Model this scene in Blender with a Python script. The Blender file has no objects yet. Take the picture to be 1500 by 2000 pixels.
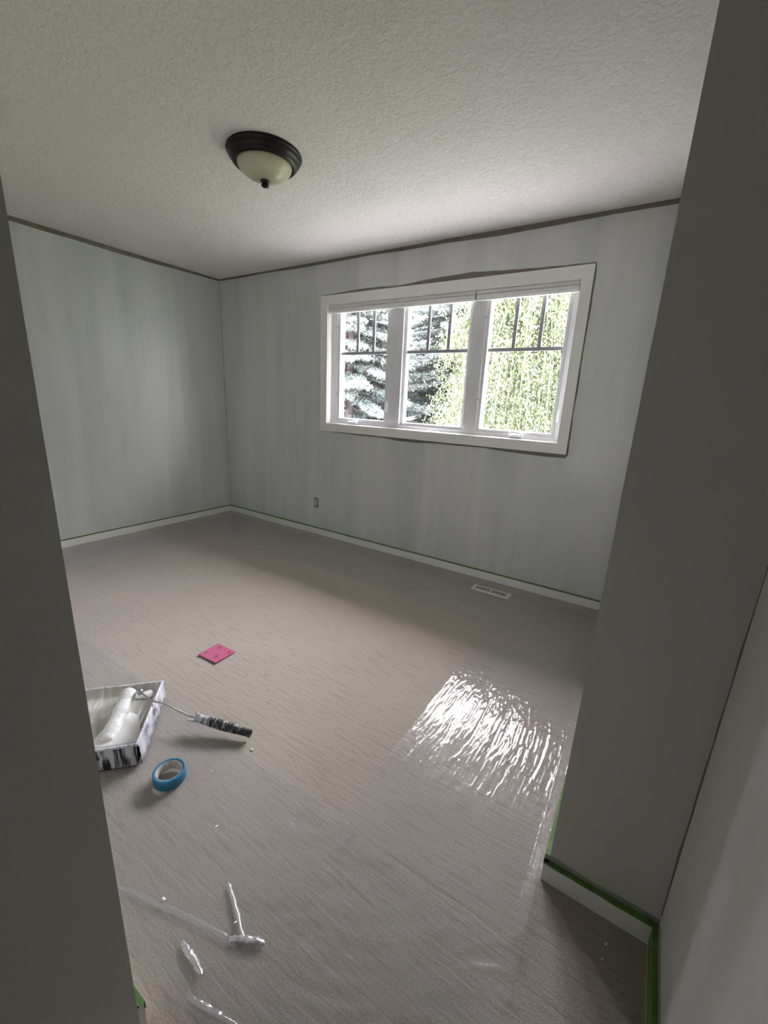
import bpy, bmesh, math, random
import numpy as np
from mathutils import Vector, Matrix

sc = bpy.context.scene
C = sc.collection
RNG = np.random.RandomState(7)
random.seed(7)

# ------------------------------------------------------------------ camera
YAW, PITCH, ROLL, FPX = -0.56423, -0.26094, 0.04705, 810.9
CAM = Vector((4.0266, -3.0033, 1.3174))
fw = Vector((math.sin(YAW) * math.cos(PITCH), math.cos(YAW) * math.cos(PITCH), math.sin(PITCH)))
rt = Vector((math.cos(YAW), -math.sin(YAW), 0))
up = rt.cross(fw)
r2 = rt * math.cos(ROLL) + up * math.sin(ROLL)
u2 = -rt * math.sin(ROLL) + up * math.cos(ROLL)
cam_d = bpy.data.cameras.new('camera')
cam = bpy.data.objects.new('camera', cam_d)
C.objects.link(cam)
M3 = Matrix((r2, u2, -fw)).transposed()
cam.matrix_world = Matrix.Translation(CAM) @ M3.to_4x4()
cam_d.sensor_fit = 'HORIZONTAL'
cam_d.sensor_width = 36.0
cam_d.lens = FPX / 1500.0 * 36.0
cam_d.clip_start = 0.01
cam_d.clip_end = 200
sc.camera = cam

# ------------------------------------------------------------------ sky and exposure
SKY = 42.0
w = bpy.data.worlds.new('overcast_sky')
sc.world = w
w.use_nodes = True
nt = w.node_tree
bg = nt.nodes['Background']
bg.inputs['Strength'].default_value = SKY
geo = nt.nodes.new('ShaderNodeTexCoord')
sep = nt.nodes.new('ShaderNodeSeparateXYZ')
rmp = nt.nodes.new('ShaderNodeValToRGB')
nt.links.new(geo.outputs['Generated'], sep.inputs[0])
nt.links.new(sep.outputs['Z'], rmp.inputs[0])
e = rmp.color_ramp.elements
e[0].position = 0.0
e[0].color = (0.62, 0.60, 0.66, 1)
e[1].position = 0.9
e[1].color = (0.97, 0.94, 1.0, 1)
nt.links.new(rmp.outputs[0], bg.inputs['Color'])

vs = sc.view_settings
vs.view_transform = 'Standard'
vs.look = 'None'
vs.gamma = 1.0
vs.use_curve_mapping = False
vs.exposure = 0.96
cy = sc.cycles
cy.use_denoising = True
cy.max_bounces = 14
cy.diffuse_bounces = 9
cy.glossy_bounces = 5
cy.transparent_max_bounces = 24
cy.transmission_bounces = 6
cy.sample_clamp_indirect = 12
cy.caustics_reflective = False
cy.caustics_refractive = False

# portal that lets Cycles sample the sky through the real window opening
pl = bpy.data.lights.new('window_portal', 'AREA')
pl.shape = 'RECTANGLE'
pl.size = 2.05
pl.size_y = 1.02
pl.cycles.is_portal = True
po = bpy.data.objects.new('window_portal', pl)
po.location = (2.47, 0.20, 1.60)
po.rotation_euler = (math.radians(-90), 0, 0)
C.objects.link(po)


# ------------------------------------------------------------------ materials
def lin(c):
    return tuple(((v / 255) / 12.92 if v / 255 <= 0.04045 else ((v / 255 + 0.055) / 1.055) ** 2.4) for v in c)


class Mat:
    def __init__(s, name):
        s.m = bpy.data.materials.new(name)
        s.m.use_nodes = True
        s.t = s.m.node_tree
        s.b = s.t.nodes['Principled BSDF']
        s.o = s.t.nodes['Material Output']
        s.tc = None

    def n(s, ty, **kw):
        nd = s.t.nodes.new(ty)
        for k, v in kw.items():
            if k in nd.inputs:
                nd.inputs[k].default_value = v
            else:
                setattr(nd, k, v)
        return nd

    def link(s, a, b):
        s.t.links.new(a, b)

    def coord(s, scale=(1, 1, 1), rot=(0, 0, 0)):
        if s.tc is None:
            s.tc = s.n('ShaderNodeTexCoord')
        mp = s.n('ShaderNodeMapping')
        mp.inputs['Scale'].default_value = scale
        mp.inputs['Rotation'].default_value = rot
        s.link(s.tc.outputs['Object'], mp.inputs['Vector'])
        return mp.outputs[0]

    def noise(s, scale, sc_v=(1, 1, 1), detail=3, rough=0.5, rot=(0, 0, 0), dist=0.0):
        nd = s.n('ShaderNodeTexNoise', Scale=scale, Detail=detail, Roughness=rough, Distortion=dist)
        s.link(s.coord(sc_v, rot), nd.inputs['Vector'])
        return nd.outputs['Fac']

    def ramp(s, fac, stops):
        r = s.n('ShaderNodeValToRGB')
        el = r.color_ramp.elements
        while len(el) < len(stops):
            el.new(0.5)
        for i, (p, c) in enumerate(stops):
            el[i].position = p
            el[i].color = (*c, 1) if len(c) == 3 else c
        s.link(fac, r.inputs[0])
        return r.outputs[0]

    def mix(s, fac, a, b, mode='MIX'):
        m = s.n('ShaderNodeMix', data_type='RGBA', blend_type=mode)
        for sock, v in ((m.inputs[0], fac), (m.inputs[6], a), (m.inputs[7], b)):
            if isinstance(v, (int, float)):
                sock.default_value = v
            elif isinstance(v, tuple):
                sock.default_value = (*v, 1)
            else:
                s.link(v, sock)
        return m.outputs[2]

    def base(s, v):
        if isinstance(v, tuple):
            s.b.inputs['Base Color'].default_value = (*v, 1)
        else:
            s.link(v, s.b.inputs['Base Color'])

    def bump(s, h, strength=0.3, dist=0.002, prev=None):
        b = s.n('ShaderNodeBump', Strength=strength, Distance=dist)
        s.link(h, b.inputs['Height'])
        if prev is not None:
            s.link(prev, b.inputs['Normal'])
        s.link(b.outputs[0], s.b.inputs['Normal'])
        return b.outputs[0]

    def setp(s, **kw):
        for k, v in kw.items():
            s.b.inputs[k.replace('_', ' ')].default_value = v
        return s


def simple(name, col, rough=0.5, metal=0.0, nscale=40, var=0.12, bump=0.15, bd=0.0008):
    m = Mat(name)
    f = m.noise(nscale, detail=3)
    a = tuple(c * (1 - var) for c in col)
    b = tuple(min(1, c * (1 + var)) for c in col)
    m.base(m.ramp(f, [(0.3, a), (0.7, b)]))
    m.setp(Roughness=rough, Metallic=metal)
    if bump:
        m.bump(m.noise(nscale * 4), bump, bd)
    return m.m


def wall_mat(name, c1, c2, bands=1.0):
    m = Mat(name)
    f1 = m.noise(1.0, (4.5 * bands, 4.5 * bands, 0.35), 4, 0.55)       # roller bands
    f2 = m.noise(2.2, (1, 1, 0.8), 4, 0.6)
    f3 = m.noise(1.0, (22, 22, 0.6), 2, 0.5)
    col = m.ramp(f1, [(0.36, c1), (0.64, c2)])
    col = m.mix(m.ramp(f2, [(0.4, (0, 0, 0)), (0.7, (0.5, 0.5, 0.5))]), col, c2)
    col = m.mix(0.12, col, m.ramp(f3, [(0.35, c1), (0.65, c2)]))
    m.base(col)
    m.setp(Roughness=0.55)
    m.b.inputs['Specular IOR Level'].default_value = 0.35
    b = m.bump(m.noise(220, detail=2), 0.25, 0.0006)
    m.bump(m.noise(30, detail=2), 0.12, 0.001, b)
    return m.m


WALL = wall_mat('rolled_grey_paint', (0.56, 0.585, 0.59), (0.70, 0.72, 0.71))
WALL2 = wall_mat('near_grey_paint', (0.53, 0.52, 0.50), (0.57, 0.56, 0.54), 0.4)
TAUPE = simple('old_taupe_paint', (0.20, 0.172, 0.145), 0.6, nscale=14, var=0.18)
TRIM = simple('white_trim_paint', (0.86, 0.86, 0.83), 0.4, nscale=8, var=0.03, bump=0.05)
VINYL = simple('white_vinyl', (0.80, 0.80, 0.83), 0.35, nscale=10, var=0.03, bump=0.03)
MUNT = simple('grey_muntin_vinyl', (0.36, 0.36, 0.39), 0.4, nscale=10, var=0.03, bump=0.03)
BLIND = simple('white_blind_fabric', (0.80, 0.79, 0.79), 0.6, nscale=30, var=0.04, bump=0.1)
DARK = simple('dark_gap', (0.02, 0.02, 0.02), 0.7, nscale=30, bump=0)
TAPEG = simple('green_masking_tape', (0.10, 0.20, 0.045), 0.6, nscale=60, var=0.25, bump=0.4)
PTAPE = simple('painted_over_tape', (0.27, 0.32, 0.25), 0.5, nscale=25, var=0.2, bump=0.3)
TAPEB = simple('blue_masking_tape', (0.018, 0.155, 0.27), 0.55, nscale=90, var=0.15, bump=0.3)
BRONZE = simple('oil_rubbed_bronze', (0.018, 0.014, 0.012), 0.35, 0.5, nscale=20, var=0.3, bump=0.05)
PAINT = simple('wet_white_paint', (0.78, 0.79, 0.78), 0.18, nscale=18, var=0.05, bump=0.5, bd=0.003)
METAL = simple('zinc_wire', (0.38, 0.38, 0.37), 0.35, 0.8, nscale=60, var=0.3)
RECEP = simple('grey_receptacle', (0.62, 0.62, 0.58), 0.4, nscale=20, var=0.05)
VENTW = simple('vent_enamel', (0.66, 0.64, 0.58), 0.35, nscale=10, var=0.04, bump=0)
BARK = simple('tree_bark', (0.05, 0.04, 0.035), 0.9, nscale=8, var=0.4, bump=0.8, bd=0.02)
BIRCHB = simple('pale_bark', (0.07, 0.075, 0.045), 0.8, nscale=6, var=0.4, bump=0.5, bd=0.01)
STUCCO = simple('outside_siding', (0.35, 0.33, 0.30), 0.8, nscale=5)

m = Mat('stippled_ceiling')
f = m.noise(75, detail=4, rough=0.6)
f2 = m.noise(34, detail=3, rough=0.6, dist=0.6)
m.base(m.mix(0.5, m.ramp(f, [(0.3, (0.78, 0.735, 0.715)), (0.7, (0.92, 0.87, 0.85))]),
             m.ramp(f2, [(0.35, (0.78, 0.77, 0.74)), (0.65, (0.88, 0.87, 0.845))])))
m.setp(Roughness=0.9)
b = m.bump(f, 0.9, 0.006)
m.bump(f2, 0.8, 0.010, b)
CEIL = m.m

m = Mat('beige_cut_pile_carpet')
f = m.noise(240, detail=3, rough=0.7)
rows = m.noise(1.0, (9, 70, 1), 2, 0.5, rot=(0, 0, math.radians(-17)), dist=0.5)
f2 = m.noise(3.0, detail=3)
col = m.ramp(f, [(0.25, (0.205, 0.175, 0.142)), (0.5, (0.320, 0.285, 0.244)), (0.75, (0.44, 0.40, 0.352))])
col = m.mix(m.ramp(rows, [(0.34, (0.36, 0.36, 0.36)), (0.46, (0, 0, 0))]), col, (0.215, 0.18, 0.145))
col = m.mix(m.ramp(f2, [(0.45, (0, 0, 0)), (0.75, (0.25, 0.25, 0.25))]), col, (0.40, 0.335, 0.27))
m.base(col)
m.setp(Roughness=1.0)
m.b.inputs['Specular IOR Level'].default_value = 0.1
m.b.inputs['Sheen Weight'].default_value = 0.35
m.b.inputs['Sheen Roughness'].default_value = 0.5
b = m.bump(f, 0.35, 0.003)
m.bump(rows, 0.5, 0.004, b)
CARPET = m.m


def thin_glass(name, tint, refl, haze, rough, bumps=None):
    m = Mat(name)
    m.t.nodes.remove(m.b)
    tr = m.n('ShaderNodeBsdfTransparent')
    tr.inputs[0].default_value = (*tint, 1)
    gl = m.n('ShaderNodeBsdfGlossy', Roughness=rough)
    gl.inputs[0].default_value = (1, 1, 1, 1)
    df = m.n('ShaderNodeBsdfDiffuse')
    df.inputs[0].default_value = (0.60, 0.61, 0.67, 1)
    fr = m.n('ShaderNodeLayerWeight')
    fr.inputs['Blend'].default_value = 0.5
    pw = m.n('ShaderNodeMath', operation='POWER')
    pw.inputs[1].default_value = 5.0
    m.link(fr.outputs['Facing'], pw.inputs[0])
    mu = m.n('ShaderNodeMath', operation='MULTIPLY_ADD')
    mu.inputs[1].default_value = 0.90
    mu.inputs[2].default_value = refl
    mu.use_clamp = True
    m.link(pw.outputs[0], mu.inputs[0])
    a = m.n('ShaderNodeMixShader')
    a.inputs[0].default_value = haze
    m.link(tr.outputs[0], a.inputs[1])
    m.link(df.outputs[0], a.inputs[2])
    c = m.n('ShaderNodeMixShader')
    m.link(mu.outputs[0], c.inputs[0])
    m.link(a.outputs[0], c.inputs[1])
    m.link(gl.outputs[0], c.inputs[2])
    m.link(c.outputs[0], m.o.inputs['Surface'])
    if bumps:
        prev = None
        for h, st, di in bumps(m):
            bb = m.n('ShaderNodeBump', Strength=st, Distance=di)
            m.link(h, bb.inputs['Height'])
            if prev is not None:
                m.link(prev, bb.inputs['Normal'])
            prev = bb.outputs[0]
        for nd in (gl, fr):
            m.link(prev, nd.inputs['Normal'])
    return m.m


GLASS = thin_glass('window_glass', (0.95, 0.97, 0.96), 0.07, 0.0, 0.02)
FILM = thin_glass('clear_poly_film', (0.98, 0.98, 0.985), 0.034, 0.12, 0.085,
                  lambda m: [(m.noise(1.0, (190, 40, 1), 3, 0.6, dist=0.4), 0.35, 0.0015)])
FILM3 = thin_glass('bunched_poly_film', (0.96, 0.96, 0.98), 0.3, 0.5, 0.12,
                   lambda m: [(m.noise(60, (1, 1, 1), 3, 0.6), 0.5, 0.0015)])
FILM2 = thin_glass('creased_poly_film', (0.96, 0.96, 0.98), 0.10, 0.18, 0.12,
                   lambda m: [(m.noise(60, (1, 1, 1), 3, 0.6), 0.5, 0.0015)])

m = Mat('amber_alabaster_glass')
tc = m.n('ShaderNodeTexCoord')
sp = m.n('ShaderNodeSeparateXYZ')
m.link(tc.outputs['Object'], sp.inputs[0])
mr = m.n('ShaderNodeMapRange')
mr.inputs['From Min'].default_value = -0.125
mr.inputs['From Max'].default_value = -0.045
m.link(sp.outputs['Z'], mr.inputs['Value'])
nz = m.noise(14, detail=4, dist=1.5)
ad = m.n('ShaderNodeMath', operation='MULTIPLY_ADD')
ad.inputs[1].default_value = 0.5
m.link(nz, ad.inputs[0])
m.link(mr.outputs[0], ad.inputs[2])
m.base(m.ramp(ad.outputs[0], [(0.2, (0.40, 0.37, 0.24)), (0.7, (0.64, 0.62, 0.47)), (1.0, (0.60, 0.56, 0.39)), ]))
m.setp(Roughness=0.3)
m.b.inputs['Subsurface Weight'].default_value = 0.15
BOWL = m.m

m = Mat('drip_spattered_black_plastic')
f = m.noise(1.0, (55, 55, 8), 4, 0.6, dist=0.8)
m.base(m.ramp(f, [(0.44, (0.012, 0.013, 0.014)), (0.49, (0.22, 0.22, 0.23)), (0.56, (0.50, 0.51, 0.55))]))
m.setp(Roughness=0.35)
m.bump(f, 0.5, 0.003)
DRIP = m.m
m = Mat('white_crusted_plastic')
f = m.noise(1.0, (28, 28, 18), 4, 0.65, dist=0.8)
m.base(m.ramp(f, [(0.30, (0.03, 0.03, 0.035)), (0.40, (0.40, 0.40, 0.45)), (0.6, (0.66, 0.66, 0.72))]))
m.setp(Roughness=0.4)
m.bump(f, 0.6, 0.004)
SIDE = m.m
m = Mat('paint_smeared_liner')
f = m.noise(1.0, (9, 30, 9), 4, 0.6, rot=(0, 0, 0), dist=0.4)
m.base(m.ramp(f, [(0.36, (0.36, 0.35, 0.31)), (0.55, (0.50, 0.49, 0.45)), (0.68, (0.76, 0.77, 0.76))]))
m.setp(Roughness=0.28)
m.bump(f, 0.5, 0.003)
LINER = m.m
m = Mat('paint_caked_handle')
f = m.noise(1.0, (70, 22, 22), 4, 0.7)
tc = m.n('ShaderNodeTexCoord')
sp = m.n('ShaderNodeSeparateXYZ')
m.link(tc.outputs['Object'], sp.inputs[0])
mu = m.n('ShaderNodeMath', operation='MULTIPLY_ADD')
mu.inputs[1].default_value = -0.75
m.link(sp.outputs['X'], mu.inputs[0])
m.link(f, mu.inputs[2])
m.base(m.ramp(mu.outputs[0], [(0.40, (0.012, 0.013, 0.014)), (0.46, (0.20, 0.21, 0.21)), (0.56, (0.50, 0.52, 0.54))]))
m.setp(Roughness=0.5)
m.bump(f, 0.6, 0.003)
HANDLE = m.m
m = Mat('pink_abrasive_paper')
f = m.noise(400, detail=2)
m.base(m.ramp(f, [(0.3, (0.38, 0.075, 0.155)), (0.7, (0.48, 0.105, 0.205))]))
m.setp(Roughness=0.8)
m.bump(f, 0.4, 0.0005)
PINK = m.m
INK = simple('dark_print', (0.05, 0.008, 0.03), 0.6, nscale=80, bump=0)
CARD = simple('cardboard_core', (0.46, 0.45, 0.42), 0.8, nscale=60, var=0.25)


def leaf_mat(name, cols, sc_=2.0, tl=0.35):
    m = Mat(name)
    f = m.noise(sc_, detail=5, rough=0.7)
    n_ = len(cols)
    c = m.ramp(f, [(0.3 + 0.4 * i / (n_ - 1), cols[i]) for i in range(n_)])
    m.base(c)
    m.setp(Roughness=0.6)
    trl = m.n('ShaderNodeBsdfTranslucent')
    m.link(c, trl.inputs[0])
    mx = m.n('ShaderNodeMixShader')
    mx.inputs[0].default_value = tl
    m.link(m.b.outputs[0], mx.inputs[1])
    m.link(trl.outputs[0], mx.inputs[2])
    m.link(mx.outputs[0], m.o.inputs['Surface'])
    return m.m


SPRUCE = leaf_mat('blue_spruce_needles', [(0.115, 0.085, 0.078), (0.092, 0.102, 0.092), (0.105, 0.132, 0.127), (0.115, 0.125, 0.088)], 1.5)  # brown stop carries painted shadow tone, teal the highlights; darks lifted for glare
BIRCH = leaf_mat('yellow_green_leaves', [(0.056, 0.064, 0.050), (0.050, 0.068, 0.032), (0.074, 0.086, 0.036), (0.048, 0.070, 0.043)], 2.2, 0.4)  # dark stops lifted in the colour to imitate veiling glare
REFLECTOR = simple('pale_reflector', (0.17, 0.165, 0.16), 0.85, nscale=3, var=0.1)
GRASS = simple('lawn', (0.06, 0.10, 0.03), 0.9, nscale=6, var=0.3, bump=0.5, bd=0.02)


# ------------------------------------------------------------------ mesh helpers
def obj(name, verts, faces, mat, parent=None, smooth=False, loc=None):
    me = bpy.data.meshes.new(name)
    me.from_pydata([tuple(v) for v in verts], [], [tuple(f_) for f_ in faces])
    me.update()
    if mat is not None:
        me.materials.append(mat)
    if smooth:
        me.polygons.foreach_set('use_smooth', [True] * len(me.polygons))
    o = bpy.data.objects.new(name, me)
    C.objects.link(o)
    if parent:
        o.parent = parent
    if loc:
        o.location = loc
    return o


def boxv(a, b):
    (x0, y0, z0), (x1, y1, z1) = a, b
    v = [(x0, y0, z0), (x1, y0, z0), (x1, y1, z0), (x0, y1, z0), (x0, y0, z1), (x1, y0, z1), (x1, y1, z1), (x0, y1, z1)]
    f_ = [(0, 3, 2, 1), (4, 5, 6, 7), (0, 1, 5, 4), (1, 2, 6, 5), (2, 3, 7, 6), (3, 0, 4, 7)]
    return v, f_


def box(name, a, b, mat, parent=None, bevel=0.0, loc=None, seg=2):
    v, f_ = boxv(a, b)
    o = obj(name, v, f_, mat, parent, loc=loc)
    if bevel:
        bm = bmesh.new()
        bm.from_mesh(o.data)
        bmesh.ops.bevel(bm, geom=list(bm.edges), offset=bevel, segments=seg, profile=0.5, affect='EDGES')
        bm.to_mesh(o.data)
        bm.free()
    return o


def join_boxes(name, boxes, mat, parent=None):
    V, F = [], []
    for a, b in boxes:
        v, f_ = boxv(a, b)
        k = len(V)
        V += v
        F += [tuple(i + k for i in q) for q in f_]
    return obj(name, V, F, mat, parent)


def lathe(name, prof, mat, parent=None, n=64, loc=None, axis='Z'):
    V, F = [], []
    for r, z in prof:
        for i in range(n):
            a = 2 * math.pi * i / n
            if axis == 'Z':
                V.append((r * math.cos(a), r * math.sin(a), z))
            else:
                V.append((z, r * math.cos(a), r * math.sin(a)))
    for j in range(len(prof) - 1):
        for i in range(n):
            k = (i + 1) % n
            F.append((j * n + i, j * n + k, (j + 1) * n + k, (j + 1) * n + i))
    return obj(name, V, F, mat, parent, True, loc)


def tube(name, pts, rad, mat, parent=None, n=12, caps=True):
    pts = [Vector(p) for p in pts]
    rads = rad if isinstance(rad, (list, tuple)) else [rad] * len(pts)
    V, F = [], []
    ref = Vector((0.13, 0.2, 0.97))
    for i, p in enumerate(pts):
        d = (pts[min(i + 1, len(pts) - 1)] - pts[max(i - 1, 0)]).normalized()
        s = d.cross(ref)
        if s.length < 0.05:
            s = d.cross(Vector((1, 0, 0)))
        s.normalize()
        t = d.cross(s).normalized()
        for k in range(n):
            a = 2 * math.pi * k / n
            V.append(p + (s * math.cos(a) + t * math.sin(a)) * rads[i])
    for j in range(len(pts) - 1):
        for i in range(n):
            k = (i + 1) % n
            F.append((j * n + i, j * n + k, (j + 1) * n + k, (j + 1) * n + i))
    if caps:
        F.append(tuple(range(n))[::-1])
        F.append(tuple((len(pts) - 1) * n + k for k in range(n)))
    return obj(name, V, F, mat, parent, True)


def smooth_path(pts, n=8):
    P = [Vector(p) for p in pts]
    out = []
    for i in range(len(P) - 1):
        p0, p1, p2, p3 = P[max(i - 1, 0)], P[i], P[i + 1], P[min(i + 2, len(P) - 1)]
        for k in range(n):
            t = k / n
            out.append(0.5 * ((2 * p1) + (-p0 + p2) * t + (2 * p0 - 5 * p1 + 4 * p2 - p3) * t * t + (-p0 + 3 * p1 - 3 * p2 + p3) * t ** 3))
    out.append(P[-1])
    return out


def empty(name, loc=(0, 0, 0), rz=0.0):
    o = bpy.data.objects.new(name, None)
    o.empty_display_size = 0.1
    o.location = loc
    o.rotation_euler = (0, 0, rz)
    C.objects.link(o)
    return o


def thing(o, label, cat, group=None):
    o['label'] = label
    o['category'] = cat
    if group:
        o['group'] = group
    return o


def structure(o, label=None, cat=None):
    o['kind'] = 'structure'
    if label:
        o['label'] = label
    if cat:
        o['category'] = cat
    return o


# ------------------------------------------------------------------ room shell
H = 2.44
XR, YA, XB = 3.986, -1.965, 4.253
XJ, YF = 3.33, -2.775
YE = -4.4
structure(box('floor', (-0.15, YE - 0.1, -0.12), (4.6, 0.0, 0.0), CARPET), 'beige cut pile carpet covering the bedroom floor', 'floor')
structure(box('ceiling', (-0.15, YE - 0.1, H), (4.6, 0.2, H + 0.12), CEIL), 'white stippled ceiling', 'ceiling')

# window wall with real openings for the window and the outlet box
WX0, WX1, WZ0, WZ1 = 1.463, 3.477, 1.098, 2.094
OX0, OX1, OZ0, OZ1 = 1.303, 1.355, 0.268, 0.366


def holed_wall(name, xs, zs, holes, y0, y1, mat):
    V, F = [], []
    for i in range(len(xs) - 1):
        for j in range(len(zs) - 1):
            cx, cz = (xs[i] + xs[i + 1]) / 2, (zs[j] + zs[j + 1]) / 2
            if any(h[0] < cx < h[1] and h[2] < cz < h[3] for h in holes):
                continue
            for y in (y0, y1):
                k = len(V)
                V += [(xs[i], y, zs[j]), (xs[i + 1], y, zs[j]), (xs[i + 1], y, zs[j + 1]), (xs[i], y, zs[j + 1])]
                F.append((k, k + 1, k + 2, k + 3) if y == y0 else (k + 3, k + 2, k + 1, k))
    for h in holes:
        k = len(V)
        for (x, z) in ((h[0], h[2]), (h[1], h[2]), (h[1], h[3]), (h[0], h[3])):
            V += [(x, y0, z), (x, y1, z)]
        for q in range(4):
            a, b_ = k + 2 * q, k + 2 * ((q + 1) % 4)
            F.append((a, a + 1, b_ + 1, b_))
    k = len(V)
    X0, X1, Z0, Z1 = xs[0], xs[-1], zs[0], zs[-1]
    for (x, z) in ((X0, Z0), (X1, Z0), (X1, Z1), (X0, Z1)):
        V += [(x, y0, z), (x, y1, z)]
    for q in range(4):
        a, b_ = k + 2 * q, k + 2 * ((q + 1) % 4)
        F.append((a, b_, b_ + 1, a + 1))
    return obj(name, V, F, mat)


wb = holed_wall('wall_back', [-0.15, OX0, OX1, WX0, WX1, XR + 0.3], [-0.12, OZ0, OZ1, WZ0, WZ1, H],
                [(WX0, WX1, WZ0, WZ1), (OX0, OX1, OZ0, OZ1)], 0.0, 0.19, WALL)
structure(wb, 'grey painted wall with the window', 'wall')
wl = structure(box('wall_left', (-0.15, YF - 0.12, 0.0), (0.0, 0.0, H), WALL), 'grey painted wall at the left of the room', 'wall')
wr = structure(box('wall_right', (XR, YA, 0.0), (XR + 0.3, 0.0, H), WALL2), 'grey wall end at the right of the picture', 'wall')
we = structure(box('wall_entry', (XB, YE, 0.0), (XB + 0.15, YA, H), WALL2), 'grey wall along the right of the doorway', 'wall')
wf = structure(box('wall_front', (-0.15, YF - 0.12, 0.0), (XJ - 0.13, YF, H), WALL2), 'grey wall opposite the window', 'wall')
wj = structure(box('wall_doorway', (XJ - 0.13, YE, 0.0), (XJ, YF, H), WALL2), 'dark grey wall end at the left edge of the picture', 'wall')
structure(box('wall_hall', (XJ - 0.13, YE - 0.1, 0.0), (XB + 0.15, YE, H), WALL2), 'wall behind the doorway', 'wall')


# strips of old taupe paint left between the rolled paint and the trim
def noise1(n, step, seed):
    r = np.random.RandomState(seed)
    k = int(n / step) + 3
    v = r.rand(k)
    x = np.arange(n) / step
    i = x.astype(int)
    t = x - i
    t = t * t * (3 - 2 * t)
    return v[i] * (1 - t) + v[i + 1] * t


def strip(name, p0, p1, outd, nrm, widths, parent, mat=TAUPE, seed=1, jag=0.004, th=0.0008, n=90, keys=None):
    """wavy painted strip: straight edge on p0-p1, ragged edge towards outd"""
    p0, p1, outd, nrm = map(Vector, (p0, p1, outd, nrm))
    ks = keys or [i / (len(widths) - 1) for i in range(len(widths))]
    wv = np.interp(np.linspace(0, 1, n), ks, widths)
    wv = wv + jag * (noise1(n, 7, seed) - 0.5) + jag * 0.5 * (noise1(n, 2, seed + 9) - 0.5)
    wv = np.maximum(wv, 0.0006)
    V, F = [], []
    for i in range(n):
        p = p0.lerp(p1, i / (n - 1))
        q = p + outd * float(wv[i])
        V += [p, q, q + nrm * th, p + nrm * th]
    for i in range(n - 1):
        a = 4 * i
        for c_ in range(4):
            d_ = (c_ + 1) % 4
            F.append((a + c_, a + 4 + c_, a + 4 + d_, a + d_))
    F += [(0, 1, 2, 3), (4 * n - 1, 4 * n - 2, 4 * n - 3, 4 * n - 4)]
    return obj(name, V, F, mat, parent)


s = strip('unpainted_strip', (0, 0, H), (XR, 0, H), (0, 0, -1), (0, -1, 0),
          [0.016, 0.020, 0.016, 0.024, 0.022, 0.020, 0.028, 0.026, 0.036, 0.032, 0.024, 0.027], wb, seed=3)
s['label'] = 'uncut taupe strip of old paint under the ceiling'
strip('unpainted_strip', (0, 0, H), (0, YF, H), (0, 0, -1), (1, 0, 0),
      [0.016, 0.020, 0.028, 0.032, 0.036, 0.030, 0.034, 0.030, 0.022, 0.020, 0.02, 0.02], wl, seed=5)
cx0, cx1, cz0, cz1 = 1.386, 3.543, 1.027, 2.166
strip('unpainted_strip', (cx0 - 0.004, 0, cz1), (cx1 + 0.004, 0, cz1), (0, 0, 1), (0, -1, 0),
      [0.006, 0.010, 0.022, 0.022, 0.016, 0.030, 0.038, 0.042, 0.030, 0.020, 0.012, 0.009], wb, seed=8, jag=0.006)
strip('unpainted_strip', (cx0 + 0.05, 0, cz0), (cx1 + 0.004, 0, cz0), (0, 0, -1), (0, -1, 0),
      [0.000, 0.009, 0.014, 0.012, 0.022, 0.022, 0.016, 0.012, 0.014, 0.022, 0.026, 0.020], wb, seed=12, jag=0.007)
strip('unpainted_strip', (cx1, 0, cz0 - 0.01), (cx1, 0, cz1), (1, 0, 0), (0, -1, 0),
      [0.012, 0.008, 0.009, 0.007, 0.010, 0.008], wb, seed=14, jag=0.004)
strip('unpainted_strip', (cx0, 0, cz0), (cx0, 0, cz1), (-1, 0, 0), (0, -1, 0),
      [0.002, 0.003, 0.004, 0.004], wb, PTAPE, seed=15, jag=0.002)
strip('unpainted_strip', (0.0, 0, 0.10), (0.0, 0, H - 0.02), (1, 0, 0), (0, -1, 0),
      [0.004, 0.001, 0.005, 0.008, 0.003, 0.006, 0.002], wb, PTAPE, seed=17, jag=0.008, n=160)
strip('unpainted_strip', (XB, YA, 0.10), (XB, YA, H), (-1, 0, 0), (0, -1, 0),
      [0.003, 0.004, 0.003, 0.005, 0.007, 0.005], wr, seed=19, jag=0.003)

# baseboards and their masking tape
BH, BT = 0.068, 0.013


def baseboard(name, p0, p1, nrm, label):
    p0, p1, nrm = Vector(p0), Vector(p1), Vector(nrm)
    prof = [(0, 0), (BT, 0), (BT, BH - 0.006), (BT - 0.003, BH - 0.001), (0.004, BH), (0, BH)]
    V, F = [], []
    for p in (p0, p1):
        for d, z in prof:
            V.append(p + nrm * d + Vector((0, 0, z)))
    k = len(prof)
    for i in range(k):
        j = (i + 1) % k
        F.append((i, j, k + j, k + i))
    F += [tuple(range(k))[::-1], tuple(range(k, 2 * k))]
    return structure(obj(name, V, F, TRIM), label, 'baseboard')


baseboard('baseboard_left', (0, 0, 0), (0, YF, 0), (1, 0, 0), 'white baseboard below the left wall')
baseboard('baseboard_back', (BT, 0, 0), (XR, 0, 0), (0, -1, 0), 'white baseboard below the window wall')
baseboard('baseboard_right', (XR, -BT, 0), (XR, YA - BT, 0), (-1, 0, 0), 'white baseboard turning the wall corner')
baseboard('baseboard_end', (XR, YA, 0), (XB, YA, 0), (0, -1, 0), 'white baseboard at the short wall end')
baseboard('baseboard_entry', (XB, YA - BT, 0), (XB, YE, 0), (-1, 0, 0), 'white baseboard along the doorway wall')
baseboard('baseboard_front', (BT, YF, 0), (XJ, YF, 0), (0, 1, 0), 'white baseboard opposite the window')


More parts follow.
